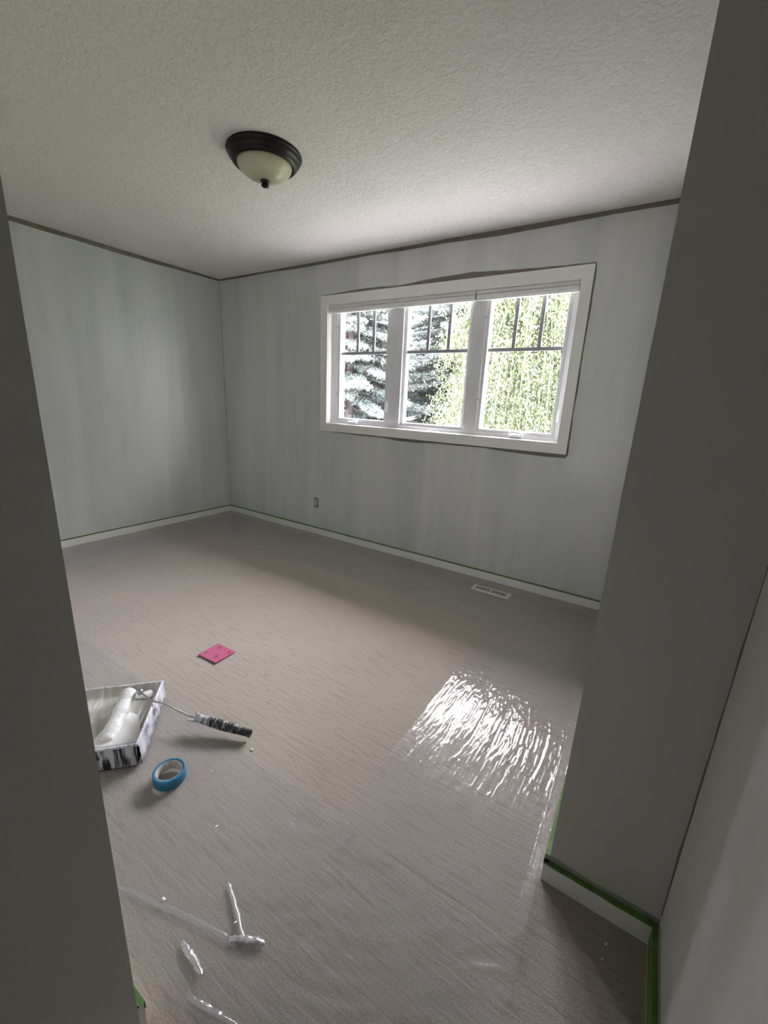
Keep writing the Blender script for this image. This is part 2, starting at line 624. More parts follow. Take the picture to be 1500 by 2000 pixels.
def tape_run(p0, p1, nrm, label, wall_h, seed, n=80, ledge=True, lip=0.004):
    """green tape lying on the baseboard's top ledge, with a painted-over flap on the wall"""
    root = empty('masking_tape', p0)
    P0, P1, nr = Vector((0, 0, 0)), Vector(p1) - Vector(p0), Vector(nrm)
    g1 = noise1(n, 5, seed) * 0.004
    V, F = [], []
    for i in range(n):
        p = P0.lerp(P1, i / (n - 1))
        a = 0.001 + float(g1[i]) * 0.6
        V += [p + Vector((0, 0, BH + 0.0012)) + nr * 0.0006, p + Vector((0, 0, BH + 0.0012)) + nr * (BT + 0.0012),
              p + Vector((0, 0, BH - lip - a)) + nr * (BT + 0.0012), p + Vector((0, 0, BH - lip - a)) + nr * (BT + 0.0004)]
    for i in range(n - 1):
        a = 4 * i
        F += [(a, a + 4, a + 5, a + 1), (a + 1, a + 5, a + 6, a + 2), (a + 2, a + 6, a + 7, a + 3)]
    obj('tape', V, F, TAPEG, root)
    if wall_h:
        wv = wall_h * (0.7 + 0.6 * noise1(n, 9, seed + 3))
        V, F = [], []
        for i in range(n):
            p = P0.lerp(P1, i / (n - 1)) + Vector((0, 0, BH + 0.001))
            V += [p + nr * 0.0006, p + nr * 0.0022, p + nr * 0.0016 + Vector((0, 0, float(wv[i]))), p + nr * 0.0006 + Vector((0, 0, float(wv[i])))]
        for i in range(n - 1):
            a = 4 * i
            F += [(a + 1, a + 5, a + 6, a + 2), (a + 2, a + 6, a + 7, a + 3)]
        fl = obj('tape_flap', V, F, PTAPE, root)
        fl['label'] = 'tape edge painted over in grey'
    return thing(root, label, 'tape')


tape_run((0, 0, 0), (0, YF, 0), (1, 0, 0), 'thin green tape line on the baseboard of the left wall', 0.0, 31, lip=0.004)
tape_run((0, 0, 0), (XR, 0, 0), (0, -1, 0), 'thin green tape line on the baseboard under the window', 0.0, 32, lip=0.004)
tape_run((XR, 0, 0), (XR, YA - BT, 0), (-1, 0, 0), 'bright green tape running along the right wall to its outer corner', 0.004, 33)
tape_run((XR - BT, YA, 0), (XB, YA, 0), (0, -1, 0), 'dark green tape with painted edge on the short wall end baseboard', 0.014, 34, n=40)
tape_run((XB, YA - BT, 0), (XB, YE, 0), (-1, 0, 0), 'dark green tape down the doorway wall at bottom right', 0.012, 35, lip=0.055)
tape_run((0.0, YF, 0), (XJ + 0.003, YF, 0), (0, 1, 0), 'green tape end peeking past the wall at bottom left', 0.006, 36, lip=0.02)

# outlet
out = empty('electrical_outlet', (OX0, 0, OZ0))
thing(out, 'uncovered wall outlet in its dark box below the window', 'outlet')
ow, oh = OX1 - OX0, OZ1 - OZ0
join_boxes('outlet_box', [((0, 0.045, 0), (ow, 0.048, oh)), ((0, 0.004, 0), (0.0015, 0.045, oh)), ((ow - 0.0015, 0.004, 0), (ow, 0.045, oh)),
                          ((0.0015, 0.004, 0), (ow - 0.0015, 0.045, 0.0015)), ((0.0015, 0.004, oh - 0.0015), (ow - 0.0015, 0.045, oh))], DARK, out)
rc = box('receptacle', (0.006, -0.004, 0.013), (0.040, 0.03, 0.086), RECEP, out, 0.003)
join_boxes('socket_slots', [((0.015, -0.0046, z), (0.0175, -0.0038, z + 0.010)) for z in (0.026, 0.064)] +
           [((0.028, -0.0046, z), (0.0305, -0.0038, z + 0.010)) for z in (0.026, 0.064)], DARK, rc)['kind'] = 'stuff'
box('mounting_strap', (0.018, -0.0008, 0.001), (0.034, 0.002, 0.097), METAL, out)

# ------------------------------------------------------------------ window
casing = empty('trim_1', (2.47, 0, 1.1))
structure(casing, 'white window casing', 'trim')
cl = (-2.47, 0, -1.1)
CT = 0.016
for a, b_ in (((cx0, -CT, WZ1), (cx1, 0, cz1)), ((cx0, -CT, cz0), (cx1, 0, WZ0)),
              ((cx0, -CT, WZ0), (WX0, 0, WZ1)), ((WX1, -CT, WZ0), (cx1, 0, WZ1))):
    box('casing_board', a, b_, TRIM, casing, 0.0015, loc=cl)
# jamb liners inside the opening
JD = 0.05
for a, b_ in (((WX0, -0.002, WZ0), (WX1, JD, WZ0 + 0.004)), ((WX0, -0.002, WZ1 - 0.004), (WX1, JD, WZ1)),
              ((WX0, -0.002, WZ0 + 0.004), (WX0 + 0.004, JD, WZ1 - 0.004)), ((WX1 - 0.004, -0.002, WZ0 + 0.004), (WX1, JD, WZ1 - 0.004))):
    box('jamb_liner', a, b_, TRIM, casing, loc=cl)

units = [(WX0, 2.134, 1.552, 2.040), (2.134, 2.806, 2.222, 2.742), (2.806, WX1, 2.898, 3.412)]
GZ0, GZ1 = 1.150, 2.050
for ui, (ux0, ux1, gx0, gx1) in enumerate(units):
    wn = empty('window_%d' % (ui + 1), ((ux0 + ux1) / 2, JD, WZ0))
    structure(wn, 'white casement window unit with four panes', 'window')
    o_ = (-(ux0 + ux1) / 2, -JD, -WZ0)
    fx0, fx1 = gx0 - 0.026, gx1 + 0.024           # sash opening in the outer frame
    fz0, fz1 = WZ0 + 0.030, WZ1 - 0.02
    y0, y1 = JD, 0.14
    mk = lambda nm, a, b_, mt=VINYL, pr=wn, bv=0.0015: box(nm, a, b_, mt, pr, bv, loc=o_ if pr is wn else None)
    mk('frame_stile', (ux0, y0, WZ0), (fx0, y1, WZ1))
    mk('frame_stile', (fx1, y0, WZ0), (ux1, y1, WZ1))
    mk('frame_rail', (fx0, y0, WZ0), (fx1, y1, fz0))
    mk('frame_rail', (fx0, y0, fz1), (fx1, y1, WZ1))
    # sash, set back a little
    y2 = y0 + (0.008 if ui != 1 else 0.022)
    mk('sash_stile', (fx0, y2, fz0), (gx0, 0.125, fz1))
    mk('sash_stile', (gx1, y2, fz0), (fx1, 0.125, fz1))
    mk('sash_rail', (gx0, y2, fz0), (gx1, 0.125, GZ0))
    mk('sash_rail', (gx0, y2, GZ1), (gx1, 0.125, fz1))
    yg = 0.100
    # muntins
    hz = 1.708
    mk('muntin_bar', (gx0, yg - 0.014, hz - 0.013), (gx1, yg - 0.002, hz + 0.011), MUNT, bv=0.002)
    t1 = gx0 + (gx1 - gx0) * 0.345
    t2 = gx0 + (gx1 - gx0) * 0.685
    for t in (t1, t2):
        mk('muntin_bar', (t - 0.0125, yg - 0.013, hz + 0.011), (t + 0.0125, yg - 0.002, GZ1), MUNT, bv=0.002)
    # panes: one lower, three upper
    for (a, b_, c_, d_) in ((gx0, gx1, GZ0, hz), (gx0, t1, hz, GZ1), (t1, t2, hz, GZ1), (t2, gx1, hz, GZ1)):
        obj('pane', [(a, yg, c_), (b_, yg, c_), (b_, yg, d_), (a, yg, d_)], [(0, 1, 2, 3)], GLASS, wn, loc=o_)
    # inner dark glazing gasket line along the bottom
    mk('gasket', (gx0, yg - 0.001, GZ0), (gx1, yg + 0.001, GZ0 + 0.004), MUNT, bv=0)
    if ui != 1:
        cxm = gx0 + (gx1 - gx0) * (0.36 if ui == 0 else 0.56)
        cr = box('crank_base', (cxm - 0.050, y0 - 0.026, WZ0 + 0.010), (cxm + 0.050, y0, WZ0 + 0.032), VINYL, wn, 0.005, loc=o_)
        pth = smooth_path([(cxm - 0.045, y0 - 0.034, WZ0 + 0.040), (cxm - 0.02, y0 - 0.040, WZ0 + 0.048), (cxm + 0.02, y0 - 0.040, WZ0 + 0.046), (cxm + 0.042, y0 - 0.036, WZ0 + 0.038), (cxm + 0.044, y0 - 0.028, WZ0 + 0.022)], 6)
        tube('crank_handle', [p + Vector(o_) for p in pth], [0.0055] * len(pth), VINYL, wn, 10)
    if ui != 1:
        # sash lock lever on the right (third unit) / left-hand units on the mullion
        lx = fx1 + 0.012 if ui == 2 else fx1 + 0.015
        box('lock_plate', (lx - 0.009, y0 - 0.006, 1.225), (lx + 0.009, y0, 1.300), VINYL, wn, 0.003, loc=o_)
        pth = [(lx, y0 - 0.012, 1.315), (lx + 0.003, y0 - 0.016, 1.285), (lx, y0 - 0.020, 1.250), (lx - 0.004, y0 - 0.016, 1.235)]
        tube('lock_lever', [Vector(p) + Vector(o_) for p in smooth_path(pth, 5)], 0.0045, TRIM if ui == 2 else VINYL, wn, 8)
        for hzz in (1.36, 1.92):
            box('hinge_clip', (fx0 - 0.004, y0 - 0.003, hzz), (fx0 + 0.005, y0, hzz + 0.006), DARK, wn, 0, loc=o_)

# blinds drawn up
def blind(x0, x1, label):
    r = empty('roller_blind', ((x0 + x1) / 2, 0.025, 2.03))
    o_ = (-(x0 + x1) / 2, -0.025, -2.03)
    box('headrail', (x0, 0.006, 2.066), (x1, 0.046, 2.089), BLIND, r, 0.002, loc=o_)
    V, F = [], []
    n = 20
    yc, zc = 0.022, 2.0475
    for x in (x0 + 0.003, x1 - 0.003):
        for k in range(n):
            a = 2 * math.pi * k / n
            ca, sa = math.cos(a), math.sin(a)
            V.append((x, yc + 0.020 * math.copysign(abs(ca) ** 0.5, ca), zc + 0.0165 * math.copysign(abs(sa) ** 0.5, sa)))
    for k in range(n):
        F.append((k, (k + 1) % n, n + (k + 1) % n, n + k))
    F += [tuple(range(n))[::-1], tuple(range(n, 2 * n))]
    rl = obj('rolled_fabric', V, F, BLIND, r, False, o_)
    box('bottom_rail', (x0 + 0.004, 0.008, 2.026), (x1 - 0.004, 0.036, 2.0315), TRIM, r, 0.001, loc=o_)
    for xe in ((x0 + 0.0005, x0 + 0.003), (x1 - 0.003, x1 - 0.0005)):
        box('end_cap', (xe[0], 0.003, 2.034), (xe[1], 0.042, 2.061), MUNT, r, loc=o_)
    return thing(r, label, 'blind')


blind(WX0 + 0.006, 2.796, 'wide white blind pulled up over the left and middle window units')
blind(2.801, WX1 - 0.006, 'narrow white blind pulled up over the right window unit')

# torn masking scraps on the stool of the middle window
for nm, x, ang, ln, lab in (('paper_scrap', 2.405, 0.5, 0.05, 'left white scrap on the window ledge below the middle window'),
                            ('paper_scrap', 2.500, -0.2, 0.06, 'middle white scrap on the window ledge below the middle window'),
                            ('paper_scrap', 2.590, 0.4, 0.04, 'right white scrap on the window ledge below the middle window')):
    V, F = [], []
    for i in range(7):
        t = i / 6
        zz = 0.004 + 0.006 * math.sin(t * 3.0 + ang * 4)
        V += [(-ln / 2 + ln * t, -0.011, max(0.0008, zz)), (-ln / 2 + ln * t + 0.006, 0.010, max(0.0008, zz * 0.5))]
    for i in range(6):
        F.append((2 * i, 2 * i + 2, 2 * i + 3, 2 * i + 1))
    s = obj(nm, V, F, TRIM, None, False, (x, 0.010, WZ0 + 0.004))
    s.rotation_euler.z = ang * 0.3
    thing(s, lab, 'scrap')

# ------------------------------------------------------------------ ceiling light
LX, LY = 2.205, -1.352
lamp = empty('ceiling_light', (LX, LY, H))
thing(lamp, 'flush ceiling light with dark bronze rim and amber glass bowl', 'ceiling light')
lathe('rim', [(0.0, 0.0), (0.176, 0.0), (0.178, -0.006), (0.174, -0.012), (0.170, -0.014), (0.169, -0.022), (0.163, -0.030), (0.158, -0.032),
              (0.156, -0.040), (0.149, -0.048), (0.142, -0.051), (0.134, -0.052), (0.130, -0.048), (0.128, -0.03), (0.0, -0.02)], BRONZE, lamp, 96)
prof = []
for i in range(22):
    a = math.pi / 2 * i / 21
    prof.append((0.129 * math.cos(a) ** 0.9 if i < 21 else 0.0005, -0.046 - 0.066 * math.sin(a) ** 1.15))
lathe('glass_bowl', prof, BOWL, lamp, 80)
lathe('finial', [(0.0, -0.104), (0.020, -0.108), (0.0225, -0.113), (0.019, -0.118), (0.014, -0.121), (0.015, -0.125), (0.0185, -0.129),
                 (0.018, -0.134), (0.012, -0.139), (0.0005, -0.141)], BRONZE, lamp, 32)


# ------------------------------------------------------------------ floor vent
VX0, VX1, VY0, VY1 = 3.070, 3.352, -0.243, -0.144
vent = empty('floor_vent', ((VX0 + VX1) / 2, (VY0 + VY1) / 2, 0))
thing(vent, 'cream metal floor vent in the carpet under the window', 'vent')
vw, vd = (VX1 - VX0) / 2, (VY1 - VY0) / 2
hx, hy = 0.115, 0.028
V, F = [], []
for (a, b_, z) in ((vw, vd, 0.0005), (vw, vd, 0.002), (vw - 0.008, vd - 0.008, 0.006), (hx, hy, 0.0055), (hx, hy, 0.001)):
    V += [(-a, -b_, z), (a, -b_, z), (a, b_, z), (-a, b_, z)]
for j in range(4):
    for i in range(4):
        k = (i + 1) % 4
        F.append((4 * j + i, 4 * j + k, 4 * j + 4 + k, 4 * j + 4 + i))
obj('vent_frame', V, F, VENTW, vent)
box('duct_opening', (-hx, -hy, 0.0005), (hx, hy, 0.0015), DARK, vent)
fins = []
NF = 23
for i in range(1, NF):
    x = -hx + 2 * hx * i / NF
    fins.append(((x - 0.0016, -hy, 0.0015), (x + 0.0016, hy, 0.0040)))
fins.append(((-0.005, -hy, 0.0015), (0.005, hy, 0.0058)))
fo = join_boxes('louvres', fins, VENTW, vent)
fo['kind'] = 'stuff'


# ------------------------------------------------------------------ plastic film on the carpet
def vnoise(x, y, seed):
    r = np.random.RandomState(seed)
    T = r.rand(256, 256)
    xi, yi = np.floor(x).astype(int), np.floor(y).astype(int)
    tx, ty = x - xi, y - yi
    tx, ty = tx * tx * (3 - 2 * tx), ty * ty * (3 - 2 * ty)
    g = lambda a, b_: T[a % 256, b_ % 256]
    return (g(xi, yi) * (1 - tx) + g(xi + 1, yi) * tx) * (1 - ty) + (g(xi, yi + 1) * (1 - tx) + g(xi + 1, yi + 1) * tx) * ty


def fbm(x, y, seed, o=3):
    return sum(vnoise(x * 2 ** k, y * 2 ** k, seed + k) * 0.5 ** k for k in range(o)) / sum(0.5 ** k for k in range(o))


def film(name, x0, x1, y0, y1, res, hf, mat, label, edge=0.010, seed=1, cut=None):
    nx, ny = int((x1 - x0) / res[0]) + 1, int((y1 - y0) / res[1]) + 1
    X, Y = np.meshgrid(np.linspace(x0, x1, nx), np.linspace(y0, y1, ny))
    ex = (fbm(Y * 6, Y * 0 + 0.3, seed + 50) - 0.5) * edge
    ey = (fbm(X * 6, X * 0 + 0.7, seed + 60) - 0.5) * edge
    Z = np.maximum(hf(X, Y), 0.0012)
    Xd, Yd = X + ex * (1 - (X - x0) / (x1 - x0)), Y + ey
    V = np.stack([Xd, Yd, Z], -1).reshape(-1, 3)
    idx = np.arange(nx * ny).reshape(ny, nx)
    F = np.stack([idx[:-1, :-1], idx[:-1, 1:], idx[1:, 1:], idx[1:, :-1]], -1).reshape(-1, 4)
    me = bpy.data.meshes.new(name)
    me.vertices.add(len(V))
    me.vertices.foreach_set('co', V.ravel())
    me.loops.add(F.size)
    me.loops.foreach_set('vertex_index', F.ravel())
    me.polygons.add(len(F))
    me.polygons.foreach_set('loop_start', np.arange(0, F.size, 4))
    me.polygons.foreach_set('loop_total', np.full(len(F), 4))
    me.polygons.foreach_set('use_smooth', np.ones(len(F), bool))
    me.update()
    me.materials.append(mat)
    o = bpy.data.objects.new(name, me)
    C.objects.link(o)
    return thing(o, label, 'plastic sheet')


def ss(a, b_, x):
    t = np.clip((x - a) / (b_ - a), 0, 1)
    return t * t * (3 - 2 * t)


def h_right(X, Y):
    # folds run towards the window, fanning out a little
    wx = X + 0.05 * (fbm(X * 3, Y * 2, 3) - 0.5) + 0.10 * (Y + 1.2) * (X - 3.6)
    fq = 1.0 + 0.0 * Y
    a = fbm(wx * 95, Y * (9 + 8 * ss(-1.5, -1.0, Y)), 11, 3)
    b_ = fbm(wx * 32 + 7, Y * 5, 21, 2)
    rid = 1 - np.abs(2 * a - 1)
    act = 0.25 + 0.75 * ss(-0.75, -1.1, Y) * ss(-2.15, -1.75, Y) * (0.45 + 0.9 * fbm(X * 5, Y * 4, 77, 2))
    h = 0.0035 + act * (0.0026 * rid ** 3 + 0.0026 * (b_ - 0.4))
    c_ = ss(3.935, 3.972, X)
    return h + c_ * 0.045 + 0.004 * c_ * (fbm(X * 10, Y * 6, 5) - 0.5)


def h_front(X, Y):
    d = fbm((X * 0.8 + Y * 0.6) * 5 + 1.5 * fbm(X * 2, Y * 2, 48, 2), (Y * 0.8 - X * 0.6) * 20 + 2.5 * fbm(X * 3, Y * 3, 47, 2), 41, 3)
    big = fbm(X * 3, Y * 5, 43, 2)
    fold = np.exp(-((Y + 2.30 - 0.10 * (3.35 - X)) / 0.012) ** 2) * ss(2.7, 2.85, X) * ss(3.45, 3.30, X)
    return 0.003 + 0.0042 * (1 - np.abs(2 * d - 1)) ** 3 + 0.005 * np.maximum(big - 0.45, 0) + 0.0025 * fold


def h_plain(sx, sy, seed):
    def f_(X, Y):
        return 0.002 + 0.003 * (1 - np.abs(2 * fbm(X * sx, Y * sy, seed) - 1)) ** 2
    return f_


film('plastic_sheet', 3.382, 3.970, -2.17, -0.66, (0.0032, 0.007), h_right, FILM,
     'crinkled clear plastic sheet shining along the right wall', seed=1, edge=0.02)
film('plastic_sheet', 0.02, 3.965, -0.655, -0.016, (0.02, 0.016), h_plain(12, 5, 61), FILM,
     'flat clear plastic sheet along the window wall, around the vent', seed=2)
film('plastic_sheet', 0.02, 0.56, -2.15, -0.662, (0.02, 0.02), h_plain(5, 12, 65), FILM,
     'flat clear plastic sheet along the left wall', seed=3)
film('plastic_sheet', 0.02, 3.975, -2.72, -2.175, (0.008, 0.006), h_front, FILM,
     'clear plastic sheet in the foreground under the paint tray', seed=4, edge=0.03)


def ribbon(name, pts, width, mat, label=None, lift=0.006, n=10, cross=7, parent=None):
    """a raised crease of film: arched ribbon along a path on the floor"""
    P = smooth_path([Vector(p) for p in pts], n)
    V, F = [], []
    k = len(P)
    for i, p in enumerate(P):
        d = (P[min(i + 1, k - 1)] - P[max(i - 1, 0)]).normalized()
        s_ = Vector((-d.y, d.x, 0)).normalized()
        wd = width * (0.35 + 0.65 * math.sin(math.pi * min(1, max(0, i / (k - 1)))) ** 0.6)
        p = p + s_ * random.uniform(-0.0012, 0.0012)
        for j in range(cross):
            t = j / (cross - 1) - 0.5
            V.append(p + s_ * (t * wd * (0.8 + 0.5 * random.random())) + Vector((0, 0, (0.35 + 0.35 * random.random()) * lift * math.cos(math.pi * t) * (0.3 + 0.7 * math.sin(math.pi * i / (k - 1))))))
    for i in range(k - 1):
        for j in range(cross - 1):
            a = i * cross + j
            F.append((a, a + 1, a + cross + 1, a + cross))
    o = obj(name, V, F, mat, parent, True)
    if label:
        thing(o, label, 'plastic scrap')
    return o


ribbon('film_crease', [(3.251, -2.495, .009), (3.30, -2.515, .009), (3.392, -2.556, .009)], 0.011, FILM3, 'long bright sliver of bunched film in the foreground', 0.009)
ribbon('film_crease', [(3.268, -2.642, .009), (3.31, -2.646, .009), (3.363, -2.652, .009)], 0.016, FILM3, 'short wide bright film sliver at bottom left', 0.010)
ribbon('film_crease', [(3.36, -2.575, .009), (3.40, -2.55, .009), (3.437, -2.531, .009)], 0.022, FILM3, 'crumpled pale film knot beside the long sliver', 0.012)
ribbon('film_crease', [(3.02, -2.668, .006), (3.13, -2.635, .007), (3.25, -2.60, .007), (3.37, -2.57, .008)], 0.014, FILM2, 'long low film fold reaching in from the wall end', 0.006)
ribbon('film_crease', [(3.37, -2.69, .006), (3.42, -2.682, .006), (3.50, -2.66, .006)], 0.016, FILM2, 'low film fold at the very bottom of the picture', 0.006)
ribbon('film_crease', [(3.446, -2.228, .007), (3.453, -2.20, .007), (3.461, -2.171, .007)], 0.007, FILM2, 'thin straight white film crease where the sheets overlap', 0.004)

chips = [(2.940, -2.153, 0.014, 0.6, 'upright white paint chip near the roller handle'),
         (2.985, -2.178, 0.008, 1.1, 'tiny white fleck just below the upright chip'),
         (2.906, -2.305, 0.008, 0.2, 'tiny white fleck between the tape roll and the handle'),
         (3.093, -2.418, 0.013, 1.6, 'thin pale splinter on the film left of centre'),
         (3.148, -2.618, 0.016, 0.1, 'pale flake on the film fold near the wall end'),
         (4.150, -2.040, 0.011, 1.4, 'larger cream chip on dark carpet by the short wall end'),
         (4.145, -2.080, 0.009, 0.1, 'smaller cream chip on dark carpet by the short wall end'),
         (3.345, -2.545, 0.012, 1.2, 'small bright fleck left of the long film sliver')]
for x, y, s_, a, lab in chips:
    n = 6
    V = [(s_ * 0.5 * math.cos(2 * math.pi * k / n) * (0.7 + 0.3 * random.random()), s_ * 0.22 * math.sin(2 * math.pi * k / n), 0.0004 * k) for k in range(n)]
    V += [(p[0] * 0.9, p[1] * 0.9, p[2] + 0.0018) for p in V]
    F = [tuple(range(n))[::-1], tuple(range(n, 2 * n))] + [(k, (k + 1) % n, n + (k + 1) % n, n + k) for k in range(n)]
    o = obj('paint_chip', V, F, TRIM, None, False, (x, y, 0.010 if y > -2.75 and x < 3.99 and y < -2.17 else 0.002))
    o.rotation_euler.z = a
    thing(o, lab, 'paint chip')

# ------------------------------------------------------------------ pink sanding sheet
th = math.atan2(-1.786 + 1.789, 2.369 - 2.231)
sand = empty('sanding_sheet', (2.305, -1.8485, 0.0), th + 0.03)
thing(sand, 'square pink sanding sheet with dark printed marks on the carpet', 'sandpaper')
V, F = [], []
n = 12
hw, hh = 0.067, 0.061
for j in range(n + 1):
    for i in range(n + 1):
        x, y = -hw + 2 * hw * i / n, -hh + 2 * hh * j / n
        V.append((x, y, 0.007 + 0.003 * (x / hw) ** 2 * (0.5 - 0.5 * y / hh)))
for j in range(n):
    for i in range(n):
        a = j * (n + 1) + i
        F.append((a, a + 1, a + n + 2, a + n + 1))
k0 = len(V)
V += [(v[0], v[1], v[2] - 0.0035) for v in V[:k0]]
F += [tuple(i + k0 for i in q)[::-1] for q in F[:n * n]]
for i in range(n):
    for a, b_ in ((i, i + 1), (n * (n + 1) + i + 1, n * (n + 1) + i), ((i + 1) * (n + 1), i * (n + 1)), (i * (n + 1) + n, (i + 1) * (n + 1) + n)):
        F.append((b_, a, a + k0, b_ + k0))
sheet = obj('sheet', V, F, PINK, sand)


def sand_z(x, y):
    return 0.007 + 0.003 * (x / hw) ** 2 * (0.5 - 0.5 * y / hh) + 0.0005


V, F = [], []
for (mx_, my_, ang, ln, cnt) in ((-0.030, 0.040, 2.05, 0.030, 4), (0.022, -0.022, 2.05, 0.034, 4), (-0.048, -0.030, 2.05, 0.024, 3), (0.048, 0.038, 0.3, 0.018, 3)):
    for c_ in range(cnt):
        o_x = (c_ - (cnt - 1) / 2) * 0.0065
        L = ln * (1 - 0.25 * abs(c_ - (cnt - 1) / 2) / max(1, cnt / 2))
        d = Vector((math.cos(ang), math.sin(ang), 0))
        p = Vector((mx_, my_, 0)) + Vector((math.cos(ang - 1.5), math.sin(ang - 1.5), 0)) * o_x
        q = Vector((-d.y, d.x, 0)) * 0.0012
        k = len(V)
        for pp in (p - d * L / 2 - q, p + d * L / 2 - q, p + d * L / 2 + q, p - d * L / 2 + q):
            px_, py_ = max(-hw + .001, min(hw - .001, pp.x)), max(-hh + .001, min(hh - .001, pp.y))
            V.append((px_, py_, sand_z(px_, py_)))
        F.append((k, k + 1, k + 2, k + 3))
obj('printed_marks', V, F, INK, sand)['kind'] = 'stuff'

# ------------------------------------------------------------------ roll of blue tape
roll = empty('tape_roll', (2.815, -2.405, 0.010))
thing(roll, 'roll of bright blue masking tape standing flat beside the paint tray', 'tape roll')
R0, R1, RH = 0.040, 0.052, 0.036
lathe('blue_tape', [(R0 + 0.002, 0.0), (R1 - 0.001, 0.0), (R1, 0.001), (R1, RH - 0.001), (R1 - 0.001, RH), (R0 + 0.002, RH), (R0 + 0.002, 0.0)], TAPEB, roll, 72)
lathe('cardboard_core', [(R0, 0.0005), (R0 + 0.002, 0.0005), (R0 + 0.002, RH - 0.0005), (R0, RH - 0.0005), (R0, 0.0005)], CARD, roll, 72)

# ------------------------------------------------------------------ paint tray
TL = Vector((-0.738, 0.675, 0))      # towards the shallow end
TW = Vector((-0.675, -0.738, 0))     # towards the wall end
T0 = Vector((2.675, -2.437, 0.008))
tray = empty('paint_tray', T0, math.atan2(TL.y, TL.x))
# local frame: x along the length, y = left of length -> TW
thing(tray, 'black plastic paint tray caked in white drips with a smeared grey liner', 'paint tray')
LN, WD = 0.360, 0.33
HD, HS = 0.098, 0.084


def tray_floor(x):
    return 0.008 if x < 0.10 else 0.008 + (x - 0.10) * 0.14


# outer body: tapered walls, deep end wall, ends
V, F = [], []
n = 26
for i in range(n + 1):
    x = LN * i / n
    zf, zt = tray_floor(x), HD + (HS - HD) * x / LN
    V += [(x, 0.004, 0.004 + 0.030 * x / LN), (x, -0.001, zt), (x, -0.006, zt), (x, -0.006, zt - 0.008), (x, -0.003, zt - 0.009),
          (x, WD + 0.003, zt - 0.009), (x, WD + 0.006, zt - 0.008), (x, WD + 0.006, zt), (x, WD + 0.001, zt), (x, WD - 0.004, 0.004 + 0.030 * x / LN)]
for i in range(n):
    a = 10 * i
    for j in (1, 2, 3, 5, 6, 7, 8):
        F.append((a + j, a + j + 1, a + 11 + j, a + 10 + j))
    F.append((a, a + 10, a + 19, a + 9))
# deep front wall and back wall
for a, sgn in ((0, -1), (10 * n, 1)):
    F.append((a, a + 1, a + 8, a + 9) if sgn < 0 else (a + 9, a + 8, a + 1, a))
body = obj('tray_body', V, F, DRIP, tray)
V, F = [], []
for i in range(n + 1):
    x = LN * i / n
    zt = HD + (HS - HD) * x / LN
    V += [(x, -0.0045, zt - 0.002), (x, -0.010 - 0.004 * math.sin(i * 0.9), zt * 0.5), (x, -0.012 + 0.003 * math.sin(i * 1.7), 0.006 + 0.014 * x / LN), (x, -0.002, 0.005 + 0.014 * x / LN)]
for i in range(n):
    a = 4 * i
    for j in range(3):
        F.append((a + j, a + 4 + j, a + 5 + j, a + 1 + j))
V += [(x_, y_, z_) for i in range(n + 1) for (x_, y_, z_) in ((LN * i / n, -0.0065, HD + (HS - HD) * i / n - 0.006), (LN * i / n, -0.0065, HD + (HS - HD) * i / n + 0.0012), (LN * i / n, 0.001, HD + (HS - HD) * i / n + 0.0016))]
k0 = 4 * (n + 1)
for i in range(n):
    for j in range(2):
        a = k0 + 3 * i + j
        F.append((a, a + 3, a + 4, a + 1))
sk = obj('tray_side', V, F, SIDE, tray, True)
sk['label'] = 'white paint crusted side of the tray'
# front rim lip and back rim lip
box('tray_rim', (-0.007, -0.006, HD - 0.008), (0.003, WD + 0.006, HD + 0.001), SIDE, tray, 0.002)
box('tray_rim', (LN - 0.003, -0.006, HS - 0.008), (LN + 0.006, WD + 0.006, HS + 0.001), SIDE, tray, 0.002)
# thin flange board on the visible side, white with drips
# liner
V, F = [], []
ny = 14
for i in range(n + 1):
    x = LN * i / n
    xi = min(max(x, 0.004), LN - 0.004)
    zt = HD + (HS - HD) * x / LN + 0.0015
    wall_in = min(1.0, min(x, LN - x) / 0.03)
    for j in range(ny + 1):
        y = WD * j / ny
        wy = min(1.0, min(y, WD - y) / 0.022)
        t = min(wall_in, wy)
        t = t * t * (3 - 2 * t)
        zf = tray_floor(x) + 0.030 - 0.012 * x / LN
        V.append((xi, y + 0.002 * (1 if j == 0 else (-1 if j == ny else 0)), zt * (1 - t) + zf * t))
for i in range(n):
    for j in range(ny):
        a = i * (ny + 1) + j
        F.append((a, a + ny + 1, a + ny + 2, a + 1))
obj('liner', V, F, LINER, tray, True)
# pool and blob of paint
def blob(name, cx, cy_, a, b_, ang, zc, hgt, seed):
    V, F = [(0, 0, hgt)], []
    nn, rg = 28, 5
    r = np.random.RandomState(seed)
    ph = r.rand(4) * 6
    for q in range(1, rg + 1):
        for k in range(nn):
            t = 2 * math.pi * k / nn
            wob = 1 + 0.08 * math.sin(3 * t + ph[0]) + 0.05 * math.sin(5 * t + ph[1])
            rr = q / rg
            V.append((a * rr * wob * math.cos(t), b_ * rr * wob * math.sin(t), hgt * (1 - rr ** 3)))
    for k in range(nn):
        F.append((0, 1 + k, 1 + (k + 1) % nn))
    for q in range(rg - 1):
        for k in range(nn):
            F.append((1 + q * nn + k, 1 + (q + 1) * nn + k, 1 + (q + 1) * nn + (k + 1) % nn, 1 + q * nn + (k + 1) % nn))
    o = obj(name, V, F, PAINT, tray, True, (cx, cy_, zc))
    o.rotation_euler.z = ang
    return o


def zl(x):
    return tray_floor(x) + 0.030 - 0.012 * x / LN


